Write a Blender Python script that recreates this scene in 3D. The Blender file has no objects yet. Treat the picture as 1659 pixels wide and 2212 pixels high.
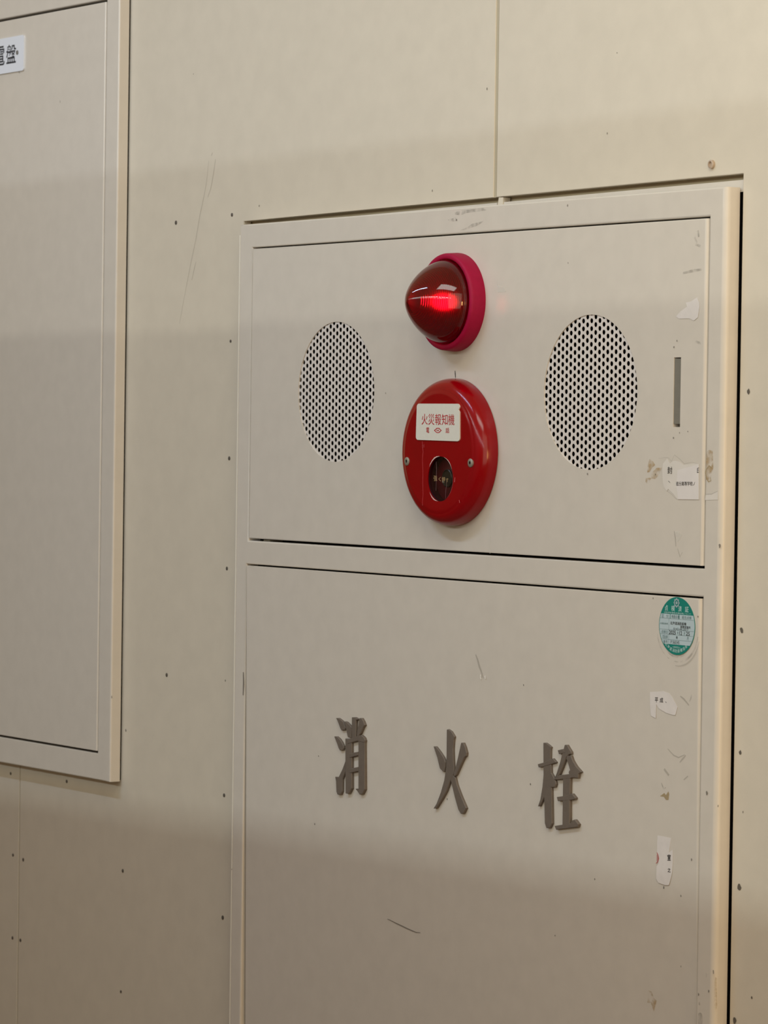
import bpy, bmesh, math, random
from mathutils import Matrix, Vector
random.seed(7)
SC = bpy.context.scene
COL = SC.collection
W, H = 1659, 2212

# ------------------------------------------------------------------ camera
CAM = Vector((3.3348, -2.1544, 1.3735))
FPX = 7740.7
RX = Vector((0.5538, 0.8325, 0.0141)).normalized()
FW = Vector((-0.8323, 0.5540, -0.0216)).normalized()
DN = FW.cross(RX).normalized()
RX = DN.cross(FW).normalized()
cam = bpy.data.cameras.new('camera')
cam.sensor_fit = 'HORIZONTAL'
cam.sensor_width = 36.0
cam.lens = FPX / W * 36.0
cam.clip_start = 0.05
cam.dof.use_dof = True
cam.dof.focus_distance = 3.72
cam.dof.aperture_fstop = 26.0
camo = bpy.data.objects.new('camera', cam)
COL.objects.link(camo)
m = Matrix((RX, -DN, -FW)).transposed().to_4x4()
m.translation = CAM
camo.matrix_world = m
SC.camera = camo

# ------------------------------------------------------------------ light
SC.view_settings.view_transform = 'Standard'
SC.view_settings.look = 'None'
SC.view_settings.gamma = 1.0
SC.view_settings.use_curve_mapping = False
SC.view_settings.exposure = -0.14
wd = bpy.data.worlds.new('world'); SC.world = wd; wd.use_nodes = True
bg = wd.node_tree.nodes['Background']
bg.inputs[0].default_value = (1.0, 0.74, 0.42, 1)
bg.inputs[1].default_value = 0.44

def lamp_row(name, x, y, z, lx, width, power, col, yaw=0.0, tilt=55):
    l = bpy.data.lights.new(name, 'AREA')
    l.shape = 'RECTANGLE'; l.size = lx; l.size_y = width
    l.energy = power; l.color = col
    o = bpy.data.objects.new(name, l); COL.objects.link(o)
    o.location = (x, y, z)
    o.rotation_euler = (math.radians(tilt), 0, math.radians(yaw))
    return o
# three rows of ceiling tubes beyond the head-high partition
def en(base, rgb):
    k = max(rgb); return base*k, tuple(v/k for v in rgb)
YAW = math.tan(math.radians(2.5))      # the partition and the rows run a little askew to the wall
for nm, D, wd_, pw, rgb in (('ceiling_tubes_near', 4.05, 0.024, 104, (.56, .64, .67)), ('ceiling_tubes_middle', 5.72, 0.022, 64, (.85, .86, .82)), ('ceiling_tubes_far', 7.68, 0.035, 112, (.60, .68, .80))):
    e, c = en(pw, rgb); lamp_row(nm, 2.2, -D + 2.2*YAW, 2.6, 9.0, wd_, e, c, 2.5)
# wall-side lamp just past the right end of the view
def side_lamp_or_fill(name, loc, aim, sx, sy, power, col):
    l = bpy.data.lights.new(name, 'AREA'); l.shape = 'RECTANGLE'; l.size = sx; l.size_y = sy
    l.energy = power; l.color = col
    o = bpy.data.objects.new(name, l); COL.objects.link(o); o.location = loc
    o.rotation_euler = (Vector(aim) - Vector(loc)).to_track_quat('-Z', 'Y').to_euler()
    return o
e, c = en(6.8, (1.40, 1.16, .90)); side_lamp_or_fill('wall_lamp', (2.1, -0.70, 1.5), (0.9, 0, 1.20), 1.0, 1.5, e, c)
e, c = en(15.5, (.87, .92, .86)); side_lamp_or_fill('upper_wall_lamp', (1.55, -0.95, 2.75), (1.2, 0, 1.5), 1.2, 0.45, e, c)  # added fill, unseen, brightens the upper right of the wall
# added warm fill, unseen, set low to light the right-facing sides
side_lamp_or_fill('corridor_lamp', (4.9, -0.42, 1.1), (-0.4, 0, 1.2), 0.3, 0.8, 20, (1.0, 0.60, 0.20))
# added cool fill overhead, unseen, set to balance the brightness
cl = bpy.data.lights.new('corridor_ceiling_lamp', 'AREA'); cl.shape = 'RECTANGLE'; cl.size = 1.2; cl.size_y = 0.08
cl.energy, cl.color = en(17.5, (.52, .73, 1.08))
clo = bpy.data.objects.new('corridor_ceiling_lamp', cl); COL.objects.link(clo)
clo.location = (-0.2, -1.3, 2.75)

# ------------------------------------------------------------------ helpers
def at(px, py, y=0.0):
    """photo pixel -> point of the wall-parallel plane at depth y"""
    d = RX * ((px - W / 2) / FPX) + DN * ((py - H / 2) / FPX) + FW
    return CAM + d * ((y - CAM.y) / d.y)
def zp(ox, oy, s, pts, y=0.0):
    return [at(ox + a / s, oy + b / s, y) for a, b in pts]

def lin(c):
    return tuple(((v / 255) / 12.92 if v / 255 <= 0.04045 else ((v / 255 + 0.055) / 1.055) ** 2.4) for v in c) + (1,)

MATS = {}
def mat(name, srgb, rough=0.5, spec=0.5, metal=0.0, coat=0.0, var=0.0, vscale=30, bump=0.0, bscale=900, alpha=1.0, anoise=None):
    if name in MATS: return MATS[name]
    M = bpy.data.materials.new(name); M.use_nodes = True
    nt = M.node_tree; b = nt.nodes['Principled BSDF']
    b.inputs['Base Color'].default_value = lin(srgb)
    b.inputs['Roughness'].default_value = rough
    b.inputs['Specular IOR Level'].default_value = spec
    b.inputs['Metallic'].default_value = metal
    b.inputs['Coat Weight'].default_value = coat
    b.inputs['Coat Roughness'].default_value = 0.08
    tc = nt.nodes.new('ShaderNodeTexCoord')
    if var > 0:
        n = nt.nodes.new('ShaderNodeTexNoise'); n.inputs['Scale'].default_value = vscale; n.inputs['Detail'].default_value = 6
        nt.links.new(tc.outputs['Object'], n.inputs['Vector'])
        r = nt.nodes.new('ShaderNodeValToRGB')
        c = lin(srgb)
        r.color_ramp.elements[0].position = 0.3; r.color_ramp.elements[1].position = 0.7
        r.color_ramp.elements[0].color = tuple(v * (1 - var) for v in c[:3]) + (1,)
        r.color_ramp.elements[1].color = tuple(min(1, v * (1 + var)) for v in c[:3]) + (1,)
        nt.links.new(n.outputs['Fac'], r.inputs['Fac']); nt.links.new(r.outputs['Color'], b.inputs['Base Color'])
    if bump > 0:
        n2 = nt.nodes.new('ShaderNodeTexNoise'); n2.inputs['Scale'].default_value = bscale; n2.inputs['Detail'].default_value = 3
        nt.links.new(tc.outputs['Object'], n2.inputs['Vector'])
        bp = nt.nodes.new('ShaderNodeBump'); bp.inputs['Strength'].default_value = bump; bp.inputs['Distance'].default_value = 0.0006
        nt.links.new(n2.outputs['Fac'], bp.inputs['Height']); nt.links.new(bp.outputs['Normal'], b.inputs['Normal'])
    if alpha < 1 or anoise:
        if anoise:
            n3 = nt.nodes.new('ShaderNodeTexNoise'); n3.inputs['Scale'].default_value = anoise; n3.inputs['Detail'].default_value = 5
            nt.links.new(tc.outputs['Object'], n3.inputs['Vector'])
            mr = nt.nodes.new('ShaderNodeMapRange'); mr.inputs['From Min'].default_value = 0.35; mr.inputs['From Max'].default_value = 0.65
            mr.inputs['To Min'].default_value = 0.0; mr.inputs['To Max'].default_value = alpha
            nt.links.new(n3.outputs['Fac'], mr.inputs['Value']); nt.links.new(mr.outputs['Result'], b.inputs['Alpha'])
        else:
            b.inputs['Alpha'].default_value = alpha
    MATS[name] = M
    return M

CABC = (206, 197, 183)
WALLC = (207, 196, 176)
M_CAB = mat('cabinet_paint', CABC, 0.26, 0.5, var=0.025, vscale=45, bump=0.05, bscale=500)
M_SIDE = M_CAB
M_WALL = mat('wall_paint', WALLC, 0.45, 0.4, var=0.025, vscale=40, bump=0.12, bscale=420)
M_JOINT = mat('joint_filler', (176, 163, 136), 0.7)
M_BACK = mat('backing_board', (196, 180, 146), 0.8)
M_DARK = mat('cabinet_interior', (28, 26, 25), 0.8, 0.2)
M_GRILLE = mat('grille_paint', (214, 206, 197), 0.4, var=0.02, vscale=60)
M_FLOOR = mat('floor_vinyl', (120, 108, 95), 0.5, var=0.08, vscale=6)
M_PART = mat('partition_paint', (190, 178, 160), 0.6, var=0.03, vscale=10)
M_LETTER = mat('letter_plastic', (106, 95, 84), 0.6, 0.3, var=0.06, vscale=120, bump=0.2, bscale=900)
M_RED = mat('red_enamel', (134, 0, 8), 0.17, 0.32, var=0.06, vscale=25, bump=0.03, bscale=160)
M_RING = mat('crimson_plastic', (150, 6, 52), 0.55, 0.2, var=0.05, vscale=200, bump=0.2, bscale=1200)
M_LABEL = mat('label_white', (216, 212, 198), 0.35, var=0.02, vscale=200)
M_REDINK = mat('red_ink', (178, 28, 44), 0.5)
M_BLACK = mat('black_ink', (44, 42, 42), 0.6)
M_SCREW = mat('dull_screw', (70, 64, 58), 0.6, metal=0.4)
M_HOLE = mat('hole_dark', (34, 30, 28), 0.9, 0.1)
M_STEEL = mat('grey_steel', (132, 128, 114), 0.5, metal=0.3, var=0.05, vscale=90)
M_GREYPL = mat('slot_plate_grey', (118, 113, 101), 0.55, var=0.05, vscale=150)
M_MAROON = mat('maroon_plastic', (84, 22, 28), 0.35, var=0.2, vscale=120)
M_BUTTON = mat('black_button', (42, 42, 34), 0.3)
M_CHIP = mat('bare_chip', (205, 180, 170), 0.6)
M_SCRIPT = mat('yellow_print', (164, 134, 88), 0.6)
M_SHADE = mat('dark_lining', (44, 10, 14), 0.5, 0.2)
M_PAPER = mat('torn_paper', (213, 205, 197), 0.8, 0.2, var=0.03, vscale=120)
M_PAPER2 = mat('thin_paper', (211, 203, 191), 0.7, 0.3, var=0.03, vscale=60)
M_PAPER3 = mat('white_paper', (216, 208, 200), 0.7, 0.3, var=0.03, vscale=60)
M_BROWN = mat('brown_stain', (184, 152, 100), 0.7, alpha=0.55, anoise=160)
M_OCHRE = mat('ochre_glue', (168, 144, 96), 0.6, alpha=0.6)
M_GREYST = mat('grey_smudge', (120, 114, 104), 0.8, alpha=0.3, anoise=150)
M_SCRATCH = mat('dark_scratch', (98, 90, 80), 0.8, alpha=0.6)
M_FAINT = mat('faint_scratch', (134, 126, 112), 0.8, alpha=0.24)
M_LIGHTSC = mat('pale_scratch', (228, 222, 210), 0.7, alpha=0.4)
M_TEAL = mat('teal_print', (0, 122, 108), 0.35, coat=0.2)
M_PALE = mat('pale_blue_print', (178, 194, 196), 0.35, coat=0.2)
M_TEALTX = mat('pale_teal_text', (186, 212, 206), 0.5)
M_GREYTX = mat('grey_green_text', (88, 118, 116), 0.6)
M_NAME = mat('nameplate_white', (222, 224, 228), 0.4)
M_NAMETX = mat('navy_print', (36, 40, 48), 0.6)

def link(name, me, material=None, parent=None):
    o = bpy.data.objects.new(name, me); COL.objects.link(o)
    if material is not None and len(me.materials) == 0: me.materials.append(material)
    if parent is not None:
        o.parent = parent
        q = parent
        loc = Vector((0, 0, 0))
        while q is not None:
            loc -= Vector(q.location); q = q.parent
        o.location = loc
    return o
def thing(name, loc, label, cat, group=None):
    o = bpy.data.objects.new(name, None); COL.objects.link(o); o.location = loc
    o.empty_display_size = 0.05
    o['label'] = label; o['category'] = cat
    if group: o['group'] = group
    return o
def flat_big(me):
    for p in me.polygons:
        if p.area > 2e-4 and max(abs(c) for c in p.normal) > 0.9995: p.use_smooth = False
def tomesh(bm, name, smooth=None):
    me = bpy.data.meshes.new(name)
    bmesh.ops.recalc_face_normals(bm, faces=bm.faces)
    bm.to_mesh(me); bm.free()
    if smooth:
        for p in me.polygons: p.use_smooth = True
        me.set_sharp_from_angle(angle=math.radians(smooth))
        flat_big(me)
    return me
def add_box(bm, x0, x1, y0, y1, z0, z1):
    vs = [bm.verts.new(p) for p in ((x0,y0,z0),(x1,y0,z0),(x1,y1,z0),(x0,y1,z0),(x0,y0,z1),(x1,y0,z1),(x1,y1,z1),(x0,y1,z1))]
    for f in ((0,1,2,3),(4,5,6,7),(0,1,5,4),(1,2,6,5),(2,3,7,6),(3,0,4,7)): bm.faces.new([vs[i] for i in f])
    return vs
def add_poly(bm, pts, y, th):
    """outline in the xz plane: front face at y, extruded back by th"""
    f = [bm.verts.new((p[0], y, p[-1])) for p in pts]
    b = [bm.verts.new((p[0], y + th, p[-1])) for p in pts]
    n = len(pts)
    bm.faces.new(f); bm.faces.new(b)
    for i in range(n): bm.faces.new((f[i], f[(i+1) % n], b[(i+1) % n], b[i]))
    return f, b
def poly(name, pts, y, th, material, parent, sheet=False):
    bm = bmesh.new()
    if sheet: bm.faces.new([bm.verts.new((p[0], y, p[-1])) for p in pts])
    else: add_poly(bm, pts, y, th)
    return link(name, tomesh(bm, name), material, parent)
def lathe_bm(bm, cx, cz, prof, n=64, y0=0.0, close_first=False, close_last=False, a0=0, a1=None):
    rings = []
    for r, h in prof:
        if r < 1e-7:
            rings.append([bm.verts.new((cx, y0 - h, cz))])
        else:
            rings.append([bm.verts.new((cx + r*math.cos(2*math.pi*i/n), y0 - h, cz + r*math.sin(2*math.pi*i/n))) for i in range(n)])
    for A, B in zip(rings, rings[1:]):
        for i in range(n):
            j = (i + 1) % n
            if len(A) == 1 and len(B) == 1: break
            if len(A) == 1: bm.faces.new((A[0], B[i], B[j]))
            elif len(B) == 1: bm.faces.new((A[i], A[j], B[0]))
            else: bm.faces.new((A[i], A[j], B[j], B[i]))
    if close_first and len(rings[0]) > 1: bm.faces.new(rings[0])
    if close_last and len(rings[-1]) > 1: bm.faces.new(rings[-1])
def ribbon(name, pts, width, y, material, parent, taper=True):
    bm = bmesh.new(); L = []; R = []
    n = len(pts)
    for i, p in enumerate(pts):
        a = pts[max(0, i-1)]; b = pts[min(n-1, i+1)]
        d = Vector((b[0]-a[0], b[-1]-a[-1])); d.normalize()
        w = width/2 * (1.0 if not taper else (0.35 + 0.65*math.sin(math.pi*(i+0.5)/n)))
        L.append(bm.verts.new((p[0]-d.y*w, y, p[-1]+d.x*w))); R.append(bm.verts.new((p[0]+d.y*w, y, p[-1]-d.x*w)))
    for i in range(n-1): bm.faces.new((L[i], L[i+1], R[i+1], R[i]))
    return link(name, tomesh(bm, name), material, parent)

def text_mesh(body, offset=0.0):
    c = bpy.data.curves.new('t', 'FONT'); c.body = body; c.resolution_u = 3; c.offset = offset
    o = bpy.data.objects.new('t', c); COL.objects.link(o)
    dg = bpy.context.evaluated_depsgraph_get(); dg.update()
    me = bpy.data.meshes.new_from_object(o.evaluated_get(dg))
    bpy.data.objects.remove(o); bpy.data.curves.remove(c)
    return me
def add_text(bm, body, P, y, offset=0.0, spread=None):
    """fits the text into the quad P = [TL, TR, BR, BL] (points of the wall plane)"""
    me = text_mesh(body, offset)
    xs = [v.co.x for v in me.vertices]; ys = [v.co.y for v in me.vertices]
    x0, x1, y0, y1 = min(xs), max(xs), min(ys), max(ys)
    vs = []
    for v in me.vertices:
        u = (v.co.x-x0)/max(1e-9, x1-x0); t = (v.co.y-y0)/max(1e-9, y1-y0)
        top = Vector(P[0]).lerp(Vector(P[1]), u); bot = Vector(P[3]).lerp(Vector(P[2]), u)
        q = bot.lerp(top, t)
        vs.append(bm.verts.new((q.x, y, q.z)))
    for f in me.polygons:
        try: bm.faces.new([vs[i] for i in f.vertices])
        except ValueError: pass
    bpy.data.meshes.remove(me)
def rect(x0, x1, z0, z1): return [(x0,0,z1),(x1,0,z1),(x1,0,z0),(x0,0,z0)]
def texts(name, items, y, material, parent, offset=0.0, xmax=None, xmin=None):
    bm = bmesh.new()
    for body, P in items: add_text(bm, body, P, y, offset)
    for lim, sgn in ((xmax, 1), (xmin, -1)):
        if lim is not None:
            bmesh.ops.bisect_plane(bm, geom=bm.verts[:]+bm.edges[:]+bm.faces[:], plane_co=(lim, 0, 0), plane_no=(sgn, 0, 0), clear_outer=True)
    me = bpy.data.meshes.new(name); bm.to_mesh(me); bm.free()
    return link(name, me, material, parent)
def boolean(me, cutters, name):
    o = bpy.data.objects.new('tmp', me); COL.objects.link(o); tmp = [o]
    for cme in cutters:
        c = bpy.data.objects.new('cut', cme); COL.objects.link(c); tmp.append(c)
        md = o.modifiers.new('b', 'BOOLEAN'); md.operation = 'DIFFERENCE'; md.object = c; md.solver = 'EXACT'
    dg = bpy.context.evaluated_depsgraph_get(); dg.update()
    r = bpy.data.meshes.new_from_object(o.evaluated_get(dg))
    for t in tmp: bpy.data.objects.remove(t)
    r.name = name
    return r
def cyl_mesh(cx, cz, r, y0, y1, n=96):
    bm = bmesh.new(); lathe_bm(bm, cx, cz, [(r, -y0), (r, -y1)], n, 0, True, True)
    return tomesh(bm, 'cut')
def box_mesh(*a):
    bm = bmesh.new(); add_box(bm, *a); return tomesh(bm, 'cut')
def holed_slab(bm, xs, zs, hole, y0, y1):
    for i in range(len(xs)-1):
        for j in range(len(zs)-1):
            if not hole(i, j): add_box(bm, xs[i], xs[i+1], y0, y1, zs[j], zs[j+1])

# ------------------------------------------------------------------ key measures (metres)
WY = 0.0165                     # wall surface; cabinet faces at y = 0
CX0, CX1, CZ1, CZ0 = -0.2099, 0.677, 1.6133, 0.30
UX0, UX1, UZ1, UZ0 = -0.1832, 0.6520, 1.5862, 1.2495
LX0, LX1, LZ1, LZ0 = -0.1871, 0.6509, 1.2224, 0.34
DX0, DX1, DZ1, DZ0 = -1.45, -0.5003, 1.935, 0.9429      # left cabinet
EX0, EX1, EZ1, EZ0 = -1.42, -0.5315, 1.9034, 0.9754
OX0, OX1 = -0.2297, 0.6812
def oz(x): return 1.6189 + (x - OX0) * (1.6263 - 1.6189) / (OX1 - OX0)
SEAM_B, SEAM_A = 0.2737, -0.7665

# ------------------------------------------------------------------ setting
bm = bmesh.new()
holed_slab(bm, [-14.0, DX0+0.02, DX1-0.02, CX0+0.004, CX1+0.002, 6.0], [0.0, CZ0+0.01, DZ0+0.02, CZ1-0.0015, DZ1-0.02, 3.0],
           lambda i, j: (i == 1 and j in (2, 3)) or (i == 3 and j in (1, 2)), WY+0.0125, WY+0.12)
wall = link('wall_back', tomesh(bm, 'wall_back'), M_BACK)
wall['kind'] = 'structure'; wall['label'] = 'cream painted wall of large flat panels around both cabinets'
g = 0.0016; gb = 0.0028
panels = [
    [(-14.0, 0), (SEAM_A-g, 0), (SEAM_A-g, 3.0), (-14.0, 3.0)],
    [(SEAM_A+g, 0), (OX0+0.02, 0), (OX0+0.02, CZ0-0.02), (OX0, CZ0-0.02), (OX0, oz(OX0)), (SEAM_B-gb, oz(SEAM_B)), (SEAM_B-gb, 3.0), (SEAM_A+g, 3.0)],
    [(SEAM_B+gb, oz(SEAM_B)), (OX1, oz(OX1)), (OX1, CZ0-0.02), (OX0+0.023, CZ0-0.02), (OX0+0.023, 0), (6.0, 0), (6.0, 3.0), (SEAM_B+gb, 3.0)],
]
for pl in panels:
    bm = bmesh.new(); f, b = add_poly(bm, pl, WY, 0.010)
    fs = set(f)
    ed = [e for e in bm.edges if e.verts[0] in fs and e.verts[1] in fs]
    bmesh.ops.recalc_face_normals(bm, faces=bm.faces)
    bmesh.ops.bevel(bm, geom=ed, offset=0.0009, segments=2, affect='EDGES', profile=0.5)
    link('wall_panel', tomesh(bm, 'wall_panel', 40), M_WALL, wall)
# joint filler strips, set back in the joints
for x, gw, z0, cut in ((SEAM_A, g, 0.0, 0.0), (SEAM_B, gb, oz(SEAM_B), 0.0016)):
    bm = bmesh.new(); add_box(bm, x-gw, x+gw-cut, WY+0.0014, WY+0.011, z0, 3.0)
    link('joint_filler', tomesh(bm, 'joint_filler'), M_JOINT, wall)
bm = bmesh.new(); add_box(bm, -14, 8, -10, 0.14, -0.05, 0.0)
fl = link('floor', tomesh(bm, 'floor'), M_FLOOR); fl['kind'] = 'structure'; fl['label'] = 'dull brown vinyl floor below the wall'
bm = bmesh.new()
for v in add_box(bm, -14, 8, -2.68, -2.60, 0.0, 2.0): v.co.y += v.co.x*YAW
pt = link('wall_front', tomesh(bm, 'wall_front'), M_PART); pt['kind'] = 'structure'; pt['label'] = 'head-high partition wall opposite the cabinets'

# screw heads in the panels
M_NAIL = mat('rusty_nail', (84, 76, 66), 0.7)
def screw(px, py, r=0.0028, material=M_NAIL, parent=wall, y=WY, name='screw_head', proud=0.0004, n=12, sx=1.0):
    p = at(px, py, y)
    bm = bmesh.new()
    lathe_bm(bm, p.x, p.z, [(r, -0.001), (r, proud*0.3), (r*0.75, proud), (0, proud)], n, y)
    return link(name, tomesh(bm, name, 50), material, parent)
for px, py, r in [(380,481,.0030),(498,737,.0022),(495,990,.0028),(490,1228,.0026),(360,1458,.0028),(484,1718,.0027),(144,1688,.0026),
                  (23,1671,.0024),(28,1847,.0025),(50,1857,.0027),(265,1881,.0027),(481,1982,.0030),(27,2026,.0026),(44,2031,.0027),
                  (261,2142,.0022),(501,464,.0026)]:
    screw(px, py, r*0.86, y=WY-0.0002)
CHIPS = []
for px, py, r in [(1617,846,.0028),(1602,1361,.0028),(1599,1626,.0022),(1597,1917,.0034),(1587,2204,.0030),(1624,2155,.0012)]:
    CHIPS.append((px, py, r))
# loose anchor plug above the cabinet corner
p = at(1539, 355, WY)
bm = bmesh.new(); lathe_bm(bm, p.x, p.z, [(0.0042, 0.0), (0.0042, 0.0025), (0.0028, 0.003), (0.0026, 0.0012), (0, 0.0012)], 16, WY)
pg = link('anchor_plug', tomesh(bm, 'anchor_plug', 40), mat('plug_pink', (176, 156, 134), 0.6), wall); pg['label'] = 'pinkish anchor plug in the wall'
# specks of dirt on the wall
def speck(px, py, r, parent, y, material=M_SCRATCH, name='paint_speck', sx=1.0, rot=0.0):
    p = at(px, py, y); k = 9
    pts = []
    for i in range(k):
        a = 2*math.pi*i/k; q = r*(0.75+0.5*random.random())
        u, v = q*sx*math.cos(a), q*math.sin(a)
        pts.append((p.x+u*math.cos(rot)-v*math.sin(rot), y, p.z+u*math.sin(rot)+v*math.cos(rot)))
    return poly(name, pts, y-0.00015, 0.0002, material, parent, True)
M_WCHIP = mat('chipped_paint', (92, 84, 72), 0.8)
for px, py, r in CHIPS: speck(px, py, r*1.05, wall, WY-0.0002, M_WCHIP, 'paint_chip', sx=0.8)
for px, py, r in [(487,1470,.0014),(272,1578,.0018),(560,445,.0014),(1312,288,.0012),(1052,192,.0013),(1333,114,.0009),(934,412,.0012),(418,160,.0008),(1605,1754,.0014)]:
    speck(px, py, r, wall, WY-0.0002, M_SCRATCH, sx=0.7)
# long scratches
Z = lambda pts: zp(360, 320, 5.825, pts, WY)
ribbon('scratch', Z([(532,160),(515,330),(500,450),(465,640),(420,850),(370,1150),(310,1430),(270,1640),(205,1980),(165,2212)]), 0.0013, WY-0.0004, M_FAINT, wall)
ribbon('scratch', Z([(617,140),(595,300),(560,500),(520,620)]), 0.0016, WY-0.0004, M_FAINT, wall)
ribbon('scratch', Z([(372,1430),(345,1540),(320,1660)]), 0.0014, WY-0.0004, M_FAINT, wall)
ribbon('scratch', Z([(580,55),(566,95)]), 0.0016, WY-0.0004, M_FAINT, wall)

# ------------------------------------------------------------------ cabinets
def frame_mesh(rows, y1, r_right, r_other, r_open, name):
    """rows: list of (z, [x0, x1, x2, x3]); cells between; hole list by row index"""
    zs, xss, holes = rows
    bm = bmesh.new()
    F = [[bm.verts.new((x, 0, z)) for x in xs] for z, xs in zip(zs, xss)]
    B = [[bm.verts.new((x, y1, z)) for x in xs] for z, xs in zip(zs, xss)]
    def q(a, b, c, d): bm.faces.new((a, b, c, d))
    nr, nc = len(zs)-1, len(xss[0])-1
    solid = lambda i, j: 0 <= i < nr and 0 <= j < nc and not (j == 1 and i in holes)
    for i in range(nr):
        for j in range(nc):
            if not solid(i, j): continue
            q(F[i][j], F[i][j+1], F[i+1][j+1], F[i+1][j]); q(B[i][j], B[i][j+1], B[i+1][j+1], B[i+1][j])
            if not solid(i-1, j): q(F[i][j], F[i][j+1], B[i][j+1], B[i][j])
            if not solid(i+1, j): q(F[i+1][j], F[i+1][j+1], B[i+1][j+1], B[i+1][j])
            if not solid(i, j-1): q(F[i][j], F[i+1][j], B[i+1][j], B[i][j])
            if not solid(i, j+1): q(F[i][j+1], F[i+1][j+1], B[i+1][j+1], B[i][j+1])
    bmesh.ops.recalc_face_normals(bm, faces=bm.faces)
    fr = lambda e: all(abs(v.co.y) < 1e-6 for v in e.verts) and len(e.link_faces) == 2 and e.calc_face_angle(0) > 1.0
    xr = max(x[-1] for x in xss); xl = min(x[0] for x in xss); zt = max(zs); zb = min(zs)
    def outer(e): return all(abs(v.co.x-xl) < 1e-6 for v in e.verts) or all(abs(v.co.z-zt) < 1e-6 for v in e.verts) or all(abs(v.co.z-zb) < 1e-6 for v in e.verts)
    er = [e for e in bm.edges if fr(e) and all(abs(v.co.x-xr) < 1e-6 for v in e.verts)]
    bmesh.ops.bevel(bm, geom=er, offset=r_right, segments=5, affect='EDGES', profile=0.5)
    eo = [e for e in bm.edges if fr(e) and outer(e)]
    bmesh.ops.bevel(bm, geom=eo, offset=r_other, segments=3, affect='EDGES', profile=0.5)
    ei = [e for e in bm.edges if fr(e) and not outer(e) and not all(v.co.x > xr-0.012 for v in e.verts)]
    bmesh.ops.bevel(bm, geom=ei, offset=r_open, segments=3, affect='EDGES', profile=0.5)
    return tomesh(bm, name, 35)

def door_mesh(x0, x1, z0, z1, y0, th, r_right, r_other, name, shear=0.0):
    bm = bmesh.new(); add_box(bm, x0, x1, y0, y0+th, z0, z1)
    bmesh.ops.recalc_face_normals(bm, faces=bm.faces)
    fr = lambda e: all(abs(v.co.y-y0) < 1e-6 for v in e.verts)
    er = [e for e in bm.edges if fr(e) and all(abs(v.co.x-x1) < 1e-6 for v in e.verts)]
    bmesh.ops.bevel(bm, geom=er, offset=r_right, segments=5, affect='EDGES', profile=0.5)
    eo = [e for e in bm.edges if fr(e) and not all(v.co.x > x1-0.012 for v in e.verts) and e.calc_face_angle(0) > 1.0]
    bmesh.ops.bevel(bm, geom=eo, offset=r_other, segments=3, affect='EDGES', profile=0.5)
    if shear:
        for v in bm.verts: v.co.y += shear*(z1-v.co.z)
    return tomesh(bm, name, 35)

def open_box(bm, x0, x1, y0, y1, z0, z1, t=0.0015):
    add_box(bm, x0, x1, y1-t, y1, z0, z1)
    add_box(bm, x0, x0+t, y0, y1-t, z0, z1); add_box(bm, x1-t, x1, y0, y1-t, z0, z1)
    add_box(bm, x0+t, x1-t, y0, y1-t, z0, z0+t); add_box(bm, x0+t, x1-t, y0, y1-t, z1-t, z1)

cab = thing('hydrant_cabinet', ((CX0+CX1)/2, 0.05, CZ0), 'grey-white recessed fire hydrant cabinet with speaker grilles above raised brown characters', 'cabinet')
fm = frame_mesh(([CZ0, LZ0, LZ1, UZ0, UZ1, CZ1], [[CX0, LX0, LX1, CX1]]*3 + [[CX0, UX0, UX1, CX1]]*3, (1, 3)), 0.0165, 0.0055, 0.0016, 0.0018, 'frame')
link('frame', fm, M_CAB, cab)
bm = bmesh.new(); open_box(bm, CX0+0.006, CX1-0.016, 0.0166, WY+0.10, CZ0+0.012, CZ1-0.002)
add_box(bm, CX0+0.008, CX1-0.018, 0.0170, 0.09, 1.232, 1.240)
link('cabinet_box', tomesh(bm, 'cabinet_box'), M_DARK, cab)
# flange seen in the slot above the frame, in two lengths with a joint
jx = at(1088.5, 437, WY+0.0105).x
for a, b in ((CX0-0.012, jx-0.0007), (jx+0.0007, OX1+0.004)):
    bm = bmesh.new(); add_poly(bm, [(a, CZ1-0.004), (b, CZ1-0.004), (b, oz(b)-0.0056), (a, oz(a)-0.0056)], WY+0.0022, 0.0012)
    link('flange', tomesh(bm, 'flange'), M_CAB, cab)
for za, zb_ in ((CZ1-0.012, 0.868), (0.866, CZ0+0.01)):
    bm = bmesh.new(); add_box(bm, CX0-0.0009, CX0+0.0003, -0.0001, 0.012, zb_, za)  # thin pale strip along the frame's left edge, in two lengths
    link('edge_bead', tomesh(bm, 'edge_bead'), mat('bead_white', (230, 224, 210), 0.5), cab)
# filler lump at the joint
P0 = at(1080, 436, WY)
bm = bmesh.new(); add_poly(bm, [(P0.x-0.0065, CZ1-0.004), (P0.x+0.0035, CZ1-0.004), (P0.x+0.004, oz(P0.x)-0.0006), (P0.x-0.004, oz(P0.x)-0.0004)], WY+0.0012, 0.009)
link('caulk', tomesh(bm, 'caulk'), M_WALL, cab)

YD = -0.0012
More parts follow.
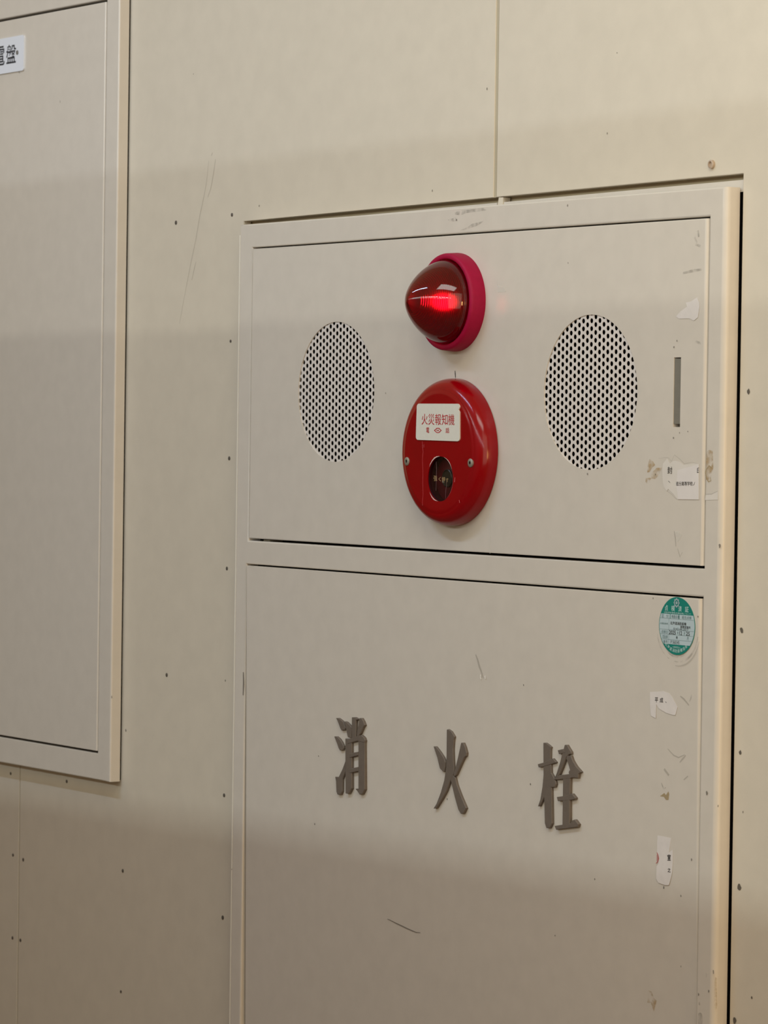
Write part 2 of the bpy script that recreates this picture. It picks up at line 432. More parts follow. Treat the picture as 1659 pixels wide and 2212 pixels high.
# upper door
ux0, ux1, uz0, uz1 = UX0+0.0036, UX1-0.0016, UZ0+0.0027, UZ1-0.0018
me = door_mesh(ux0, ux1, uz0, uz1, YD, 0.012, 0.0036, 0.0010, 'door')
GC = [(0.0, 1.42), (0.4677, 1.4186)]; GR = 0.0775
SL = [at(1458.8, 772), at(1473.7, 772), at(1470.5, 922.5), at(1455, 922.5)]
sx0 = (SL[0].x+SL[3].x)/2; sx1 = (SL[1].x+SL[2].x)/2; sz1 = (SL[0].z+SL[1].z)/2; sz0 = (SL[2].z+SL[3].z)/2
me = boolean(me, [cyl_mesh(c[0], c[1], GR, -0.02, 0.05) for c in GC] + [cyl_mesh(c[0], c[1], GR+0.014, YD+0.0016, 0.05) for c in GC] + [box_mesh(sx0, sx1, -0.02, 0.05, sz0, sz1)], 'door')
me.materials.clear()
for p in me.polygons: p.use_smooth = True
me.set_sharp_from_angle(angle=math.radians(35))
for p in me.polygons:
    if abs(p.normal.y) > 0.9999: p.use_smooth = False
udoor = link('door', me, M_CAB, cab); udoor['label'] = 'upper door with two round speaker grilles and a slot'
# lower door, hung slightly out of true
lx0, lx1, lz1 = LX0+0.0040, LX1-0.0016, LZ1-0.0018
SH = 0.0115
ldoor = link('door', door_mesh(lx0, lx1, LZ0+0.003, lz1, YD-0.0006, 0.012, 0.0034, 0.0010, 'door', SH), M_CAB, cab)
ldoor['label'] = 'lower door with three raised characters'
def yl(z): return YD-0.0006 + SH*(lz1-z)

# perforated grilles: hexagonal cells, each a hole with an edge
PITCH, HR = 0.00784, 0.00258
def grille(cx, cz, phase, R=GR+0.002):
    bm = bmesh.new(); y0, y1 = YD+0.0009, YD+0.0014
    hexr = PITCH/math.sqrt(3); n = 12
    colw = PITCH*math.sqrt(3)/2
    nc = int(R/colw)+2
    cache = {}
    def vert(x, y, z):
        k = (round(x*1e6), round(y*1e6), round(z*1e6))
        v = cache.get(k)
        if v is None: v = cache[k] = bm.verts.new((x, y, z))
        return v
    for c in range(-nc, nc+1):
        for r in range(-14, 15):
            x = cx + c*colw + phase[0]*colw; z = cz + (r + (0.5 if c % 2 else 0))*PITCH + phase[1]*PITCH
            if math.hypot(x-cx, z-cz) > R+0.004: continue
            ins = []; out = []; bk = []
            for k in range(n):
                a = 2*math.pi*k/n
                # hexagon with flat top/bottom (vertical pitch): corners at 0,60,..
                s = a % (math.pi/3)
                rr = hexr*math.cos(math.pi/6)/math.cos(s-math.pi/6)
                out.append(vert(x+rr*math.cos(a), y0, z+rr*math.sin(a)))
                ins.append(bm.verts.new((x+HR*math.cos(a), y0, z+HR*math.sin(a))))
                bk.append(bm.verts.new((x+HR*math.cos(a), y1, z+HR*math.sin(a))))
            for k in range(n):
                j = (k+1) % n
                bm.faces.new((out[k], out[j], ins[j], ins[k])); bm.faces.new((ins[k], ins[j], bk[j], bk[k]))
    me = bpy.data.meshes.new('speaker_grille'); bm.to_mesh(me); bm.free()
    return link('speaker_grille', me, M_GRILLE, cab)
grille(GC[0][0], GC[0][1], (0.0, 0.25)); grille(GC[1][0], GC[1][1], (0.0, 0.1))
# grey plate inside the slot
bm = bmesh.new(); add_box(bm, sx0+0.0001, sx1-0.0001, YD+0.0007, YD+0.003, sz0+0.0030, sz1-0.0011)
link('slot_plate', tomesh(bm, 'slot_plate'), M_GREYPL, cab)
# catch in the gap below the upper door
p = at(579, 1168.5, 0.004)
bm = bmesh.new(); add_box(bm, p.x-0.008, p.x+0.006, 0.003, 0.02, p.z-0.002, p.z+0.0012)
link('catch', tomesh(bm, 'catch'), M_STEEL, cab)

# raised characters
SY = {
 'A': (715, 1540, 11.644, [
  [(145,125),(215,118),(290,170),(340,215),(370,280),(395,380),(375,440),(290,455),(255,400),(215,290),(180,200)],
  [(100,585),(170,580),(240,640),(300,730),(345,830),(350,890),(330,950),(240,955),(210,900),(170,780)],
  [(115,1600),(205,1600),(300,1400),(388,1190),(388,1480),(340,1600),(310,1680),(305,1980),(265,2070),(175,2065),(145,1990),(135,1720)],
  [(340,215),(385,200),(430,220),(500,290),(555,360),(545,640),(450,620),(420,500),(390,330)],
  [(555,100),(630,95),(700,130),(745,165),(740,180),(670,200),(665,510),(665,700),(555,700)],
  [(750,120),(810,118),(860,210),(895,310),(855,370),(790,520),(740,590),(690,640),(680,520),(735,200)],
  [(385,635),(450,640),(470,655),(555,650),(555,1900),(485,2040),(390,2035)],
  [(450,660),(720,560),(800,545),(870,610),(900,690),(885,760),(700,720),(490,785),(450,785)],
  [(715,600),(885,640),(885,1930),(815,2060),(745,2065),(700,2000),(640,1910),(655,1895),(715,1900)],
  [(490,1010),(720,970),(720,1080),(500,1140)],
  [(490,1395),(720,1350),(720,1475),(500,1525)]]),
 'B': (930, 1565, 10.79, [
  [(85,505),(145,500),(240,620),(330,760),(375,880),(365,1010),(340,1115),(310,1110),(235,1040),(210,950),(170,780),(120,630)],
  [(395,110),(435,100),(510,150),(590,285),(570,360),(555,560),(560,850),(575,1050),(575,1150),(485,1330),(400,1560),(290,1760),(155,1965),(85,1965),(150,1840),(250,1580),(330,1300),(375,1000),(385,700)],
  [(450,1150),(520,1100),(560,1200),(600,1230),(640,1400),(730,1650),(855,1950),(790,2090),(715,2090),(660,2000),(580,1720),(490,1340)],
  [(735,415),(795,415),(840,520),(875,660),(865,740),(820,780),(740,950),(630,1190),(580,1230),(555,1170),(600,1000),(660,750)]]),
 'C': (1155, 1595, 10.79, [
  [(215,95),(280,90),(350,140),(415,200),(400,270),(395,480),(410,640),(420,1150),(425,1300),(430,1990),(375,2105),(285,2100),(245,1980),(240,1380),(160,1560),(130,1595),(90,1590),(140,1420),(190,1120),(215,850)],
  [(90,595),(220,555),(345,490),(450,455),(530,550),(525,580),(380,630),(215,680),(110,685)],
  [(380,800),(410,790),(490,930),(520,1010),(530,1070),(505,1150),(390,1155),(340,1090),(360,900)],
  [(725,140),(785,138),(840,230),(890,310),(895,370),(830,390),(770,460),(690,680),(620,840),(530,980),(490,980),(480,970),(540,780),(610,560),(655,380),(700,230)],
  [(565,270),(690,235),(760,330),(660,375),(590,375)],
  [(780,400),(880,390),(930,520),(1000,640),(1120,785),(1060,840),(1050,930),(900,920),(850,900),(815,800),(830,740),(850,735),(800,580),(760,470)],
  [(500,900),(600,845),(820,820),(1060,850),(1050,935),(900,930),(850,955),(680,965),(545,980),(495,970)],
  [(685,900),(865,900),(855,1400),(845,2060),(670,2060)],
  [(540,1360),(670,1335),(800,1300),(905,1275),(990,1385),(980,1430),(860,1455),(670,1475),(565,1470)],
  [(485,2035),(850,1970),(900,1900),(965,1878),(1055,2000),(1035,2080),(520,2140)]]),
}
def shrink(pts, d):
    n = len(pts); A = sum(pts[i][0]*pts[(i+1)%n][2]-pts[(i+1)%n][0]*pts[i][2] for i in range(n))
    s = 1 if A > 0 else -1; out = []
    for i in range(n):
        a, b, c = pts[i-1], pts[i], pts[(i+1) % n]
        e1 = Vector((b[0]-a[0], b[2]-a[2])).normalized(); e2 = Vector((c[0]-b[0], c[2]-b[2])).normalized()
        nn = Vector((-e1.y, e1.x))*s + Vector((-e2.y, e2.x))*s
        if nn.length < 0.3: nn = Vector((-e2.y, e2.x))*s
        nn.normalize()
        out.append((b[0]+nn.x*d, b[1], b[2]+nn.y*d))
    return out
for key in 'ABC':
    ox, oy, s, strokes = SY[key]
    bm = bmesh.new()
    for k, st in enumerate(strokes):
        pts = [(p.x-0.0006, 0, p.z) for p in zp(ox, oy, s, st, yl(at(ox, oy+100).z)-0.0018)]
        zc = sum(p[2] for p in pts)/len(pts); yb = yl(zc)+0.0003; yf = yl(zc)-0.0026-0.00010*k
        pts = shrink(pts, 0.0005); inner = shrink(pts, 0.0006)
        n = len(pts)
        f = [bm.verts.new((p[0], yf, p[2])) for p in inner]
        mm = [bm.verts.new((p[0], yf+0.0006, p[2])) for p in pts]
        b = [bm.verts.new((p[0], yb, p[2])) for p in pts]
        bm.faces.new(f)
        for i in range(n):
            j = (i+1) % n
            bm.faces.new((f[i], f[j], mm[j], mm[i])); bm.faces.new((mm[i], mm[j], b[j], b[i]))
    lt = link('raised_character', tomesh(bm, 'raised_character'), M_LETTER, cab)
    lt['label'] = {'A': 'raised brown character meaning extinguish', 'B': 'raised brown character meaning fire', 'C': 'raised brown character meaning plug'}[key]

# marks on the cabinet
YM = YD-0.0003
def stain(name, pts, y, material, parent=cab): return poly(name, pts, y, 0.0001, material, parent, True)
Z = lambda pts: zp(1350, 960, 7.9, pts, 0)
stain('glue_stain', Z([(440,250),(500,290),(535,350),(480,400),(440,470),(400,480),(400,380)]), YM, M_BROWN)
stain('glue_stain', Z([(480,480),(560,400),(650,395),(640,440),(600,520),(540,590),(470,580)]), YM-0.0001, M_BROWN)
stain('glue_stain', Z([(375,570),(470,570),(420,690),(370,640)]), YM, M_BROWN)
stain('glue_stain', Z([(1395,130),(1440,90),(1500,110),(1510,400),(1470,540),(1475,620),(1440,645),(1390,600),(1375,450)]), -0.0002, M_BROWN)
ribbon('glue_stain', Z([(1505,360),(1500,420),(1440,360),(1390,430),(1380,480),(1400,590),(1430,640),(1470,620),(1460,560)]), 0.0012, -0.0004, M_OCHRE, cab)
ribbon('scratch', Z([(600,240),(700,225),(770,230),(820,290),(870,180),(960,250),(1040,330),(1170,305),(1280,330)]), 0.0006, YM-0.0004, M_FAINT, cab)
ribbon('scratch', Z([(740,790),(820,850),(880,915),(910,935)]), 0.0006, YM-0.0004, M_FAINT, cab)
ribbon('scratch', Z([(1390,850),(1480,850),(1590,795)]), 0.0009, -0.0004, M_FAINT, cab)
stain('paint_chip', Z([(870,1490),(930,1480),(990,1540),(960,1610),(910,1680),(890,1580)]), YM, M_LIGHTSC)
ribbon('scratch', Z([(860,1480),(880,1600),(890,1740)]), 0.0016, YM, M_FAINT, cab)
ribbon('scratch', Z([(920,1780),(960,1920),(1000,1840)]), 0.0012, YM, M_FAINT, cab)
Z = lambda pts: zp(1390, 1480, 8.507, pts, 0)
def zl(pts): return sum(p.z for p in pts)/len(pts)
pts = Z([(300,2040),(380,1980),(410,2020),(455,1950),(470,2000),(455,2110),(410,2110),(370,2050)]); stain('glue_stain', pts, yl(zl(pts))-0.0003, M_OCHRE)
for pp, w, mm in (([(690,200),(760,260),(850,370)], .002, M_FAINT), ([(900,170),(890,230),(860,300)], .002, M_GREYST), ([(450,1170),(560,1290),(650,1330),(760,1280)], .0014, M_FAINT),
                  ([(780,1290),(720,1360),(670,1420)], .0018, M_FAINT), ([(380,1540),(470,1660)], .003, M_FAINT), ([(820,1670),(740,1740)], .0016, M_FAINT), ([(330,1800),(370,1910),(410,1880)], .0018, M_GREYST)):
    pts = Z(pp); ribbon('scratch', pts, w, yl(zl(pts))-0.0003, mm, cab)
Z = lambda pts: zp(820, 1960, 16.59, pts, 0)
pts = Z([(220,420),(330,470),(500,560),(650,630),(900,750),(1100,840),(1250,900),(1400,910)]); ribbon('scratch', pts, 0.0013, yl(zl(pts))-0.0004, M_SCRATCH, cab)
Z = lambda pts: zp(1020, 1400, 27.65, pts, 0)
pts = Z([(260,380),(380,700),(480,1100),(600,1400),(700,1800)]); ribbon('scratch', pts, 0.0030, yl(zl(pts))-0.0004, M_FAINT, cab)
for pp in ([(550,1580),(550,1760),(600,1860)], [(820,1640),(850,1840)]):
    pts = Z(pp); ribbon('paint_chip', pts, 0.0016, yl(zl(pts))-0.0006, mat('white_glint', (240, 234, 222), 0.5), cab)  # white glints on the drip mark, a highlight put into the colour
# lower right: smudges, worn corner
Z = lambda pts: zp(1400, 2060, 10.37, pts, 0)
pts = Z([(-40,830),(30,850),(90,1000),(150,1060),(80,1300),(20,1100),(-60,1100)]); stain('glue_stain', pts, yl(zl(pts))-0.0003, M_BROWN)
stain('dirt_smudge', Z([(1125,1340),(1170,1315),(1205,1340),(1222,1420),(1230,1500),(1205,1600),(1130,1600),(1112,1460)]), -0.0002, M_GREYST)
Z2 = lambda pts: zp(1400, 2060, 10.37, pts, 0.003)
stain('worn_paint', [(p.x+0.0004, 0, p.z) for p in Z2([(1540,520),(1585,540),(1570,700),(1585,900),(1590,1150),(1560,1300),(1530,1200),(1520,900),(1530,650)])], 0.0005, M_BROWN)
for px, py, r, mm in [(1525.5,2106,.0020,M_GREYST),(1531,2141,.0016,M_SCRATCH),(1509,2147.5,.0014,M_SCRATCH),(1511,2168,.0018,M_FAINT),(1471,2088,.0010,M_SCRATCH),(1541.5,2099,.0018,M_SCRATCH)]:
    speck(px, py, r, cab, -0.0003, mm, sx=0.6)
for px, py, r in [(1411,1291+1,.0009),(1508,1332,.0010),(1494,1857,.0012),(1434,1917,.0013),(1471,1935,.0011),(680,1780,.0013),(966,1726,.0010),(688,1633,.0009),(1131,1480,.0010),(1146,1694,.0011),(1285,1899,.0010),(1199,2021,.0009)]:
    q = at(px, py); speck(px, py, r, cab, yl(q.z)-0.0002, M_SCRATCH, sx=0.8)
for px, py, r in [(1462.5,736,.0009),(1456,750,.0011),(1468,935,.0009),(1455,946,.0011),(1486,932,.0008),(1269,1023.5,.0012),(833,849,.0008),(1416,1025,.0011),(1227,498+70,.0008)]:
    speck(px, py, r, cab, YD-0.0004, M_SCRATCH, sx=0.8)
for px, py, r in [(1555,1179,.0022),(1527,1713,.0020),(1551.5,1741,.0015),(986,475,.0012),(1226,444,.0012)]:
    speck(px, py, r, cab, -0.0004 if px < 1550 else 0.0002, M_SCRATCH, sx=0.7)
for a in ([(1503,512),(1508,525)],[(1510,498),(1512,512)],[(1505,528),(1516,532)],[(1478,590),(1500,585),(1518,582)],[(1505,738),(1517,742)]):
    ribbon('scratch', [at(*q) for q in a], 0.003, YM, M_GREYST, cab)
Z = lambda pts: zp(900, 430, 8.295, pts, 0)
stain('dirt_smudge', Z([(690,240),(800,195),(930,190),(1200,160),(1270,200),(900,250),(800,290),(690,280)]), -0.0002, M_GREYST)
stain('dirt_smudge', Z([(780,560),(920,500),(1000,440),(1220,390),(1090,480),(960,520),(860,560)]), -0.0002, M_GREYST)
stain('dirt_smudge', Z([(560,370),(700,330),(730,390),(600,410)]), -0.0002, M_GREYST)
ribbon('scratch', [at(526, 1452), at(526.5, 1475), at(525.5, 1502)], 0.0028, -0.0003, M_SCRATCH, cab)
ribbon('scratch', [at(513, 2166), at(516, 2176)], 0.0018, 0.0002, M_SCRATCH, cab)
ribbon('scratch', [at(517.5, 2165), at(514.5, 2181)], 0.0018, 0.0002, M_SCRATCH, cab)
ribbon('scratch', [at(985.2, 801, 0), at(985.8, 808, 0), at(986.2, 816, 0)], 0.0013, YM, M_BLACK, cab)
ribbon('scratch', [at(1059, 1080), at(1060.5, 1130), at(1061, 1196)], 0.0012, YM, M_LIGHTSC, cab)
stain('paint_chip', [at(*q) for q in [(1076,606),(1078,617),(1090,620),(1096,630),(1078,632)]], YM, M_LIGHTSC)  # small pale patch right of the beacon

# left cabinet
dc = thing('distribution_cabinet', ((DX0+DX1)/2, 0.05, DZ0), 'grey-white electrical distribution cabinet with tan side edge, cut by the frame', 'cabinet')
fm = frame_mesh(([DZ0, EZ0, EZ1, DZ1], [[DX0, EX0, EX1, DX1]]*4, (1,)), 0.0140, 0.0020, 0.0014, 0.0014, 'frame')
link('frame', fm, M_CAB, dc)
bm = bmesh.new(); add_box(bm, DX0+0.002, DX1-0.0016, 0.0141, WY-0.0001, DZ0+0.002, DZ1-0.002)  # shallow dark plate; the gap's shadow is put into its colour
link('cabinet_box', tomesh(bm, 'cabinet_box'), M_DARK, dc)
link('door', door_mesh(EX0+0.0036, EX1-0.0016, EZ0+0.0030, EZ1-0.0036, -0.0008, 0.012, 0.0020, 0.0010, 'door'), M_CAB, dc)
for px, py, r in [(241.5,1506,.0020),(130,219,.0016)]:
    speck(px, py, r, dc, -0.0011, M_SCRATCH if px > 200 else M_FAINT, sx=0.8)
# nameplate
YN = -0.0008
NR = [at(51, 75, YN-0.002), at(51.5, 151, YN-0.002)]
nx1 = (NR[0].x+NR[1].x)/2; nz1, nz0 = NR[0].z, NR[1].z-0.0005; nx0 = nx1-0.21
def rrect(x0, x1, z0, z1, r, k=5):
    pts = []
    for cx, cz, a in ((x1-r, z1-r, 0), (x0+r, z1-r, 90), (x0+r, z0+r, 180), (x1-r, z0+r, 270)):
        for i in range(k+1):
            t = math.radians(a+90*i/k); pts.append((cx+r*math.cos(t), 0, cz+r*math.sin(t)))
    return pts
bm = bmesh.new(); add_poly(bm, rrect(nx0, nx1, nz0, nz1, 0.004), YN-0.002, 0.0021)
npl = link('nameplate', tomesh(bm, 'nameplate'), M_NAME, dc); npl['label'] = 'white nameplate with dark characters'
S = 1408/70
def q4(ox, oy, s, x0, y0, x1, y1, y=0.0, rise=0.0):
    return [at(ox+x0/s, oy+(y0+rise)/s, y), at(ox+x1/s, oy+(y0)/s, y), at(ox+x1/s, oy+y1/s, y), at(ox+x0/s, oy+(y1+rise)/s, y)]
yt = YN-0.0021
c1 = q4(0, 60, S, 275, 745, 705, 1560, yt)
x0, x1 = c1[0].x, c1[1].x; zt = at(24, 96, yt).z; zb = at(24, 137, yt).z; wch = x1-x0; gp = (at(14, 115, yt).x - at(10.5, 115, yt).x)
items = [('盤', rect(x0, x1, zb, zt)), ('電', rect(x0-gp-wch, x0-gp, zb-0.0005, zt)), ('分', rect(x0-2*gp-2*wch, x0-2*gp-wch, zb, zt))]
texts('lettering', items, yt, M_NAMETX, npl, 0.012)
p = at(37.5, 113.5, yt)
bm = bmesh.new(); lathe_bm(bm, p.x, p.z, [(0.0030, 0), (0.0028, 0.0007), (0.0018, 0.0010), (0.0014, 0.0005), (0, 0.0004)], 14, yt)
link('rivet', tomesh(bm, 'rivet', 40), mat('grey_rivet', (112, 108, 102), 0.6), npl)
ribbon('scratch', [at(41.5, 152.5), at(44, 158.5)], 0.0012, YN-0.0003, M_SCRATCH, dc)

# ------------------------------------------------------------------ beacon light
bp_ = at(988, 653, YD); bx, bz = bp_.x, bp_.z
beacon = thing('beacon_light', (bx, YD, bz), 'lit red conical beacon light in a crimson ring on the upper cabinet door', 'lamp')
bm = bmesh.new()
lathe_bm(bm, bx, bz, [(0.0517, 0.0), (0.0519, 0.003), (0.0510, 0.0145), (0.0504, 0.0162), (0.0490, 0.0172), (0.0462, 0.0172), (0.0452, 0.0164), (0.0448, 0.0150), (0.0446, 0.004), (0.0, 0.004)], 96, YD)
link('base_ring', tomesh(bm, 'base_ring', 50), M_RING, beacon)
# lens: smooth outside, ribbed inside
LH0, LH1, LR = 0.0060, 0.0640, 0.0440
def lens_r(h):
    t = (h-0.0165)/(LH1-0.0165)
    if t <= 0: return LR
    return LR*(1-t**1.55)**0.72
hs = [LH0, 0.012] + [0.0165+(LH1-0.0165)*(1-(1-i/40)**1.6) for i in range(41)]
outer = [(lens_r(h) if h < LH1 else 0.0, h) for h in hs]
inner = []
NR_ = 30; ih1 = LH1-0.0030
for i in range(NR_*2+1):
    u = i/(NR_*2); h = 0.012+(ih1-0.012)*(u**0.9)
    r = lens_r(h+0.0012)-0.0022
    inner.append((max(r - (0.0008 if i % 2 else 0.0), 0.0004), h))
inner.append((0.0, ih1+0.0003))
bm = bmesh.new()
prof = outer[::-1] + [(LR-0.0024, LH0)] + inner
lathe_bm(bm, bx, bz, prof, 96, YD)
n_out = len(outer)
for f in bm.faces:
    c = f.calc_center_median(); f.material_index = 0
me = tomesh(bm, 'lens')
for p in me.polygons: p.use_smooth = True
me.set_sharp_from_angle(angle=math.radians(50))
def lens_mat(name, rough, col):
    M = bpy.data.materials.new(name); M.use_nodes = True; b = M.node_tree.nodes['Principled BSDF']
    b.inputs['Base Color'].default_value = col; b.inputs['Transmission Weight'].default_value = 0.92; b.inputs['Specular IOR Level'].default_value = 0.28
    b.inputs['Roughness'].default_value = rough; b.inputs['IOR'].default_value = 1.45
    return M
link('lens', me, lens_mat('red_lens', 0.05, (0.32, 0.0004, 0.008, 1)), beacon)
me.materials.append(lens_mat('red_lens_inside', 0.30, (0.50, 0.002, 0.012, 1)))
# faces of the ribbed inside: those whose normal points to the lamp axis or back
for p in me.polygons:
    c = p.center; rad = math.hypot(c.x-bx, c.z-bz) if False else math.hypot(c.x-bx, c.z-bz)
    h = YD-c.y
    p.material_index = 1 if rad < lens_r(h)-0.0009 and h < ih1+0.0006 else 0
bm = bmesh.new(); lathe_bm(bm, bx, bz, [(0.0, 0.0042), (0.0442, 0.0042), (0.0442, 0.006)], 64, YD)
link('reflector', tomesh(bm, 'reflector', 50), mat('dark_red_base', (46, 4, 10), 0.6), beacon)
bm = bmesh.new(); lathe_bm(bm, bx, bz, [(0.006, 0.0044), (0.006, 0.016), (0.0, 0.016)], 24, YD)
link('lamp_socket', tomesh(bm, 'lamp_socket', 50), M_DARK, beacon)
ME = bpy.data.materials.new('bulb_glow'); ME.use_nodes = True; nt = ME.node_tree; b = nt.nodes['Principled BSDF']
b.inputs['Base Color'].default_value = (1, 0.5, 0.4, 1); b.inputs['Emission Color'].default_value = (1.0, 0.42, 0.30, 1); b.inputs['Emission Strength'].default_value = 26.0
bm = bmesh.new(); lathe_bm(bm, bx, bz, [(0.0, 0.0161), (0.0045, 0.0165), (0.0065, 0.021), (0.0070, 0.027), (0.0055, 0.033), (0.003, 0.0355), (0.0, 0.036)], 24, YD)
link('bulb', tomesh(bm, 'bulb', 60), ME, beacon)

# ------------------------------------------------------------------ fire alarm call point
cp_ = at(984.5, 977, YD); qx, qz = cp_.x, cp_.z
TR, TD = 0.0777, 0.0230
call = thing('fire_alarm_button', (qx, YD, qz), 'round red fire alarm push button with white character plate below the beacon', 'alarm')
prof = [(TR-0.0012, 0.0), (TR, 0.0008), (TR, 0.0045)]
FR = 0.0645
for i in range(1, 15):
    a = math.pi/2*i/14
    prof.append((FR+(TR-FR)*math.cos(a)**0.95, 0.0045+(TD-0.0008-0.0045)*math.sin(a)**0.95))
prof += [(FR-0.0012, TD-0.0002), (FR-0.004, TD), (0.0, TD)]
bm = bmesh.new(); lathe_bm(bm, qx, qz, prof, 128, YD, close_first=True)
body = tomesh(bm, 'body')
hp = at(951, 1034.5, YD-TD); HX, HZ, HRAD = hp.x, hp.z, 0.0236
body = boolean(body, [cyl_mesh(HX, HZ, HRAD, YD-TD-0.02, YD-TD+0.0130, 64)], 'body')
body.materials.clear()
for p in body.polygons: p.use_smooth = True
body.set_sharp_from_angle(angle=math.radians(40))
flat_big(body)
link('body', body, M_RED, call)
YF = YD-TD
# push plate, button and print inside the window
bm = bmesh.new(); lathe_bm(bm, HX, HZ, [(HRAD-0.0004, 0.0), (HRAD-0.0004, 0.002), (HRAD-0.0015, 0.0026), (0, 0.0026)], 48, YF+0.0128)
link('push_plate', tomesh(bm, 'push_plate', 40), M_MAROON, call)
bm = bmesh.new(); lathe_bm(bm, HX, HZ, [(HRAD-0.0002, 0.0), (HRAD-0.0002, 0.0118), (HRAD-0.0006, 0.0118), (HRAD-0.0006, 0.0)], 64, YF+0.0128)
link('window_lining', tomesh(bm, 'window_lining', 40), M_SHADE, call)  # dark sleeve; the pocket's shadow is put into its colour
bb = at(965.5, 1033, YF+0.0085)
bm = bmesh.new(); lathe_bm(bm, bb.x, bb.z, [(0.0095, 0.0), (0.0095, 0.0018), (0.0085, 0.0024), (0.0078, 0.0014), (0, 0.0014)], 32, YF+0.0103)
link('push_button', tomesh(bm, 'push_button', 40), M_BUTTON, call)
MC = bpy.data.materials.new('clear_cover'); MC.use_nodes = True; nt = MC.node_tree
for n in list(nt.nodes): nt.nodes.remove(n)
ou = nt.nodes.new('ShaderNodeOutputMaterial'); mx = nt.nodes.new('ShaderNodeMixShader'); tr = nt.nodes.new('ShaderNodeBsdfTransparent'); gl = nt.nodes.new('ShaderNodeBsdfGlossy')
tr.inputs[0].default_value = (0.82, 0.78, 0.74, 1); gl.inputs['Roughness'].default_value = 0.12; mx.inputs[0].default_value = 0.05
nt.links.new(tr.outputs[0], mx.inputs[1]); nt.links.new(gl.outputs[0], mx.inputs[2]); nt.links.new(mx.outputs[0], ou.inputs[0])
bm = bmesh.new(); lathe_bm(bm, HX, HZ, [(HRAD-0.0004, 0.0), (HRAD-0.0004, 0.0008), (0, 0.0008)], 48, YF+0.0034)
link('clear_cover', tomesh(bm, 'clear_cover', 40), MC, call)
S3 = 1307/65
yy = YF+0.0024
texts('lettering', [('強', q4(920, 980, S3, 335, 945, 490, 1190, yy)), ('く', q4(920, 980, S3, 550, 1010, 655, 1200, yy)), ('押', q4(920, 980, S3, 690, 1010, 830, 1250, yy)), ('す', q4(920, 980, S3, 865, 1060, 975, 1250, yy))], yy, M_SCRIPT, call)
Z = lambda pts: zp(920, 980, S3, pts, yy)
ribbon('scratch', Z([(450,350),(470,650),(460,900),(440,1600)]), 0.0011, yy-0.0001, mat('cover_scratch', (160, 120, 120), 0.5, alpha=0.30), call)  # pale lines: reflections on the cover, drawn in colour
ribbon('scratch', Z([(905,1150),(900,1400),(865,1600),(855,1950)]), 0.0009, yy-0.0001, MATS['cover_scratch'], call)
# chipped rim of the window
def arc(name, a0, a1, r0, r1, material, y, jit=0.35, k=16):
    bm = bmesh.new(); A = []; B = []
    for i in range(k+1):
        a = math.radians(a0+(a1-a0)*i/k); e = math.sin(math.pi*i/k)*(1-jit*random.random())
        A.append(bm.verts.new((HX+r0*math.cos(a), y, HZ+r0*math.sin(a)))); rr = r0+(r1-r0)*e+0.00005
        B.append(bm.verts.new((HX+rr*math.cos(a), y, HZ+rr*math.sin(a))))
    for i in range(k): bm.faces.new((A[i], A[i+1], B[i+1], B[i]))
    return link(name, tomesh(bm, name), material, call)
arc('chipped_rim', 92, 150, HRAD, HRAD+0.0016, M_CHIP, YF-0.0002)
arc('chipped_rim', 25, 75, HRAD, HRAD+0.0008, M_CHIP, YF-0.0002)
arc('chipped_rim', 215, 262, HRAD, HRAD+0.0014, M_CHIP, YF-0.0002)
arc('chipped_rim', -60, 25, HRAD, HRAD+0.0004, mat('rim_pink', (190, 80, 84), 0.4), YF-0.0002)
# screws
for px, py in ((879.5, 996.5), (1016.5, 1000)):
    p = at(px, py, YF)
    bm = bmesh.new(); lathe_bm(bm, p.x, p.z, [(0.0045, -0.001), (0.0045, 0.0006), (0.0034, 0.0013), (0.0018, 0.0013), (0.0018, 0.0002), (0, 0.0002)], 20, YF)
    sc_ = link('screw', tomesh(bm, 'screw', 40), mat('screw_steel', (150, 142, 128), 0.45, metal=0.5), call)
    bm = bmesh.new(); lathe_bm(bm, p.x, p.z, [(0.0018, 0.0), (0.0018, 0.0005), (0, 0.0005)], 12, YF)
    link('screw_recess', tomesh(bm, 'screw_recess'), M_HOLE, sc_)
# white plate
LP = [at(902.4, 871.9, YF), at(994.4, 872.2, YF), at(994.6, 953.4, YF), at(900, 950, YF)]
def quadmap(P, u, v):
    return P[0].lerp(P[1], u).lerp(P[3].lerp(P[2], u), v)
pts = []
for cu, cv, a in ((0.95, 0.09, 0), (0.05, 0.09, 90), (0.05, 0.91, 180), (0.95, 0.91, 270)):
    for i in range(6):
        t = math.radians(a+18*i); pts.append(quadmap(LP, cu+0.05*math.cos(t), cv-0.09*math.sin(t)))
# notch on the right edge
pts = [quadmap(LP, 1.0, 0.22), quadmap(LP, 0.985, 0.19), quadmap(LP, 0.975, 0.165), quadmap(LP, 0.985, 0.14)] + pts
pts = pts[:4] + pts[4:]
bm = bmesh.new(); add_poly(bm, pts, YF-0.0012, 0.0013)
ed = [e for e in bm.edges if all(abs(v.co.y-(YF-0.0012)) < 1e-7 for v in e.verts)]
lab = link('name_plate', tomesh(bm, 'name_plate'), M_LABEL, call); lab['label'] = 'white plate with red characters'
S2 = 1659/280; yy = YF-0.0014
def R4(x0, y0, x1, y1): return q4(840, 790, S2, x0, y0, x1, y1, yy)
items = []
cw = (842-415)/5.0
for i, ch in enumerate('火災報知機'):
    items.append((ch, R4(415+i*cw+4, 615+i*1.0, 415+(i+1)*cw-4, 755+i*1.5)))
texts('lettering', items, yy, M_REDINK, lab, 0.0)
for ch, P in (('電', R4(478, 790, 516, 860)), ('話', R4(727, 793, 771, 862))): texts('character', [(ch, P)], yy, M_REDINK, lab, 0.006)
bm = bmesh.new()
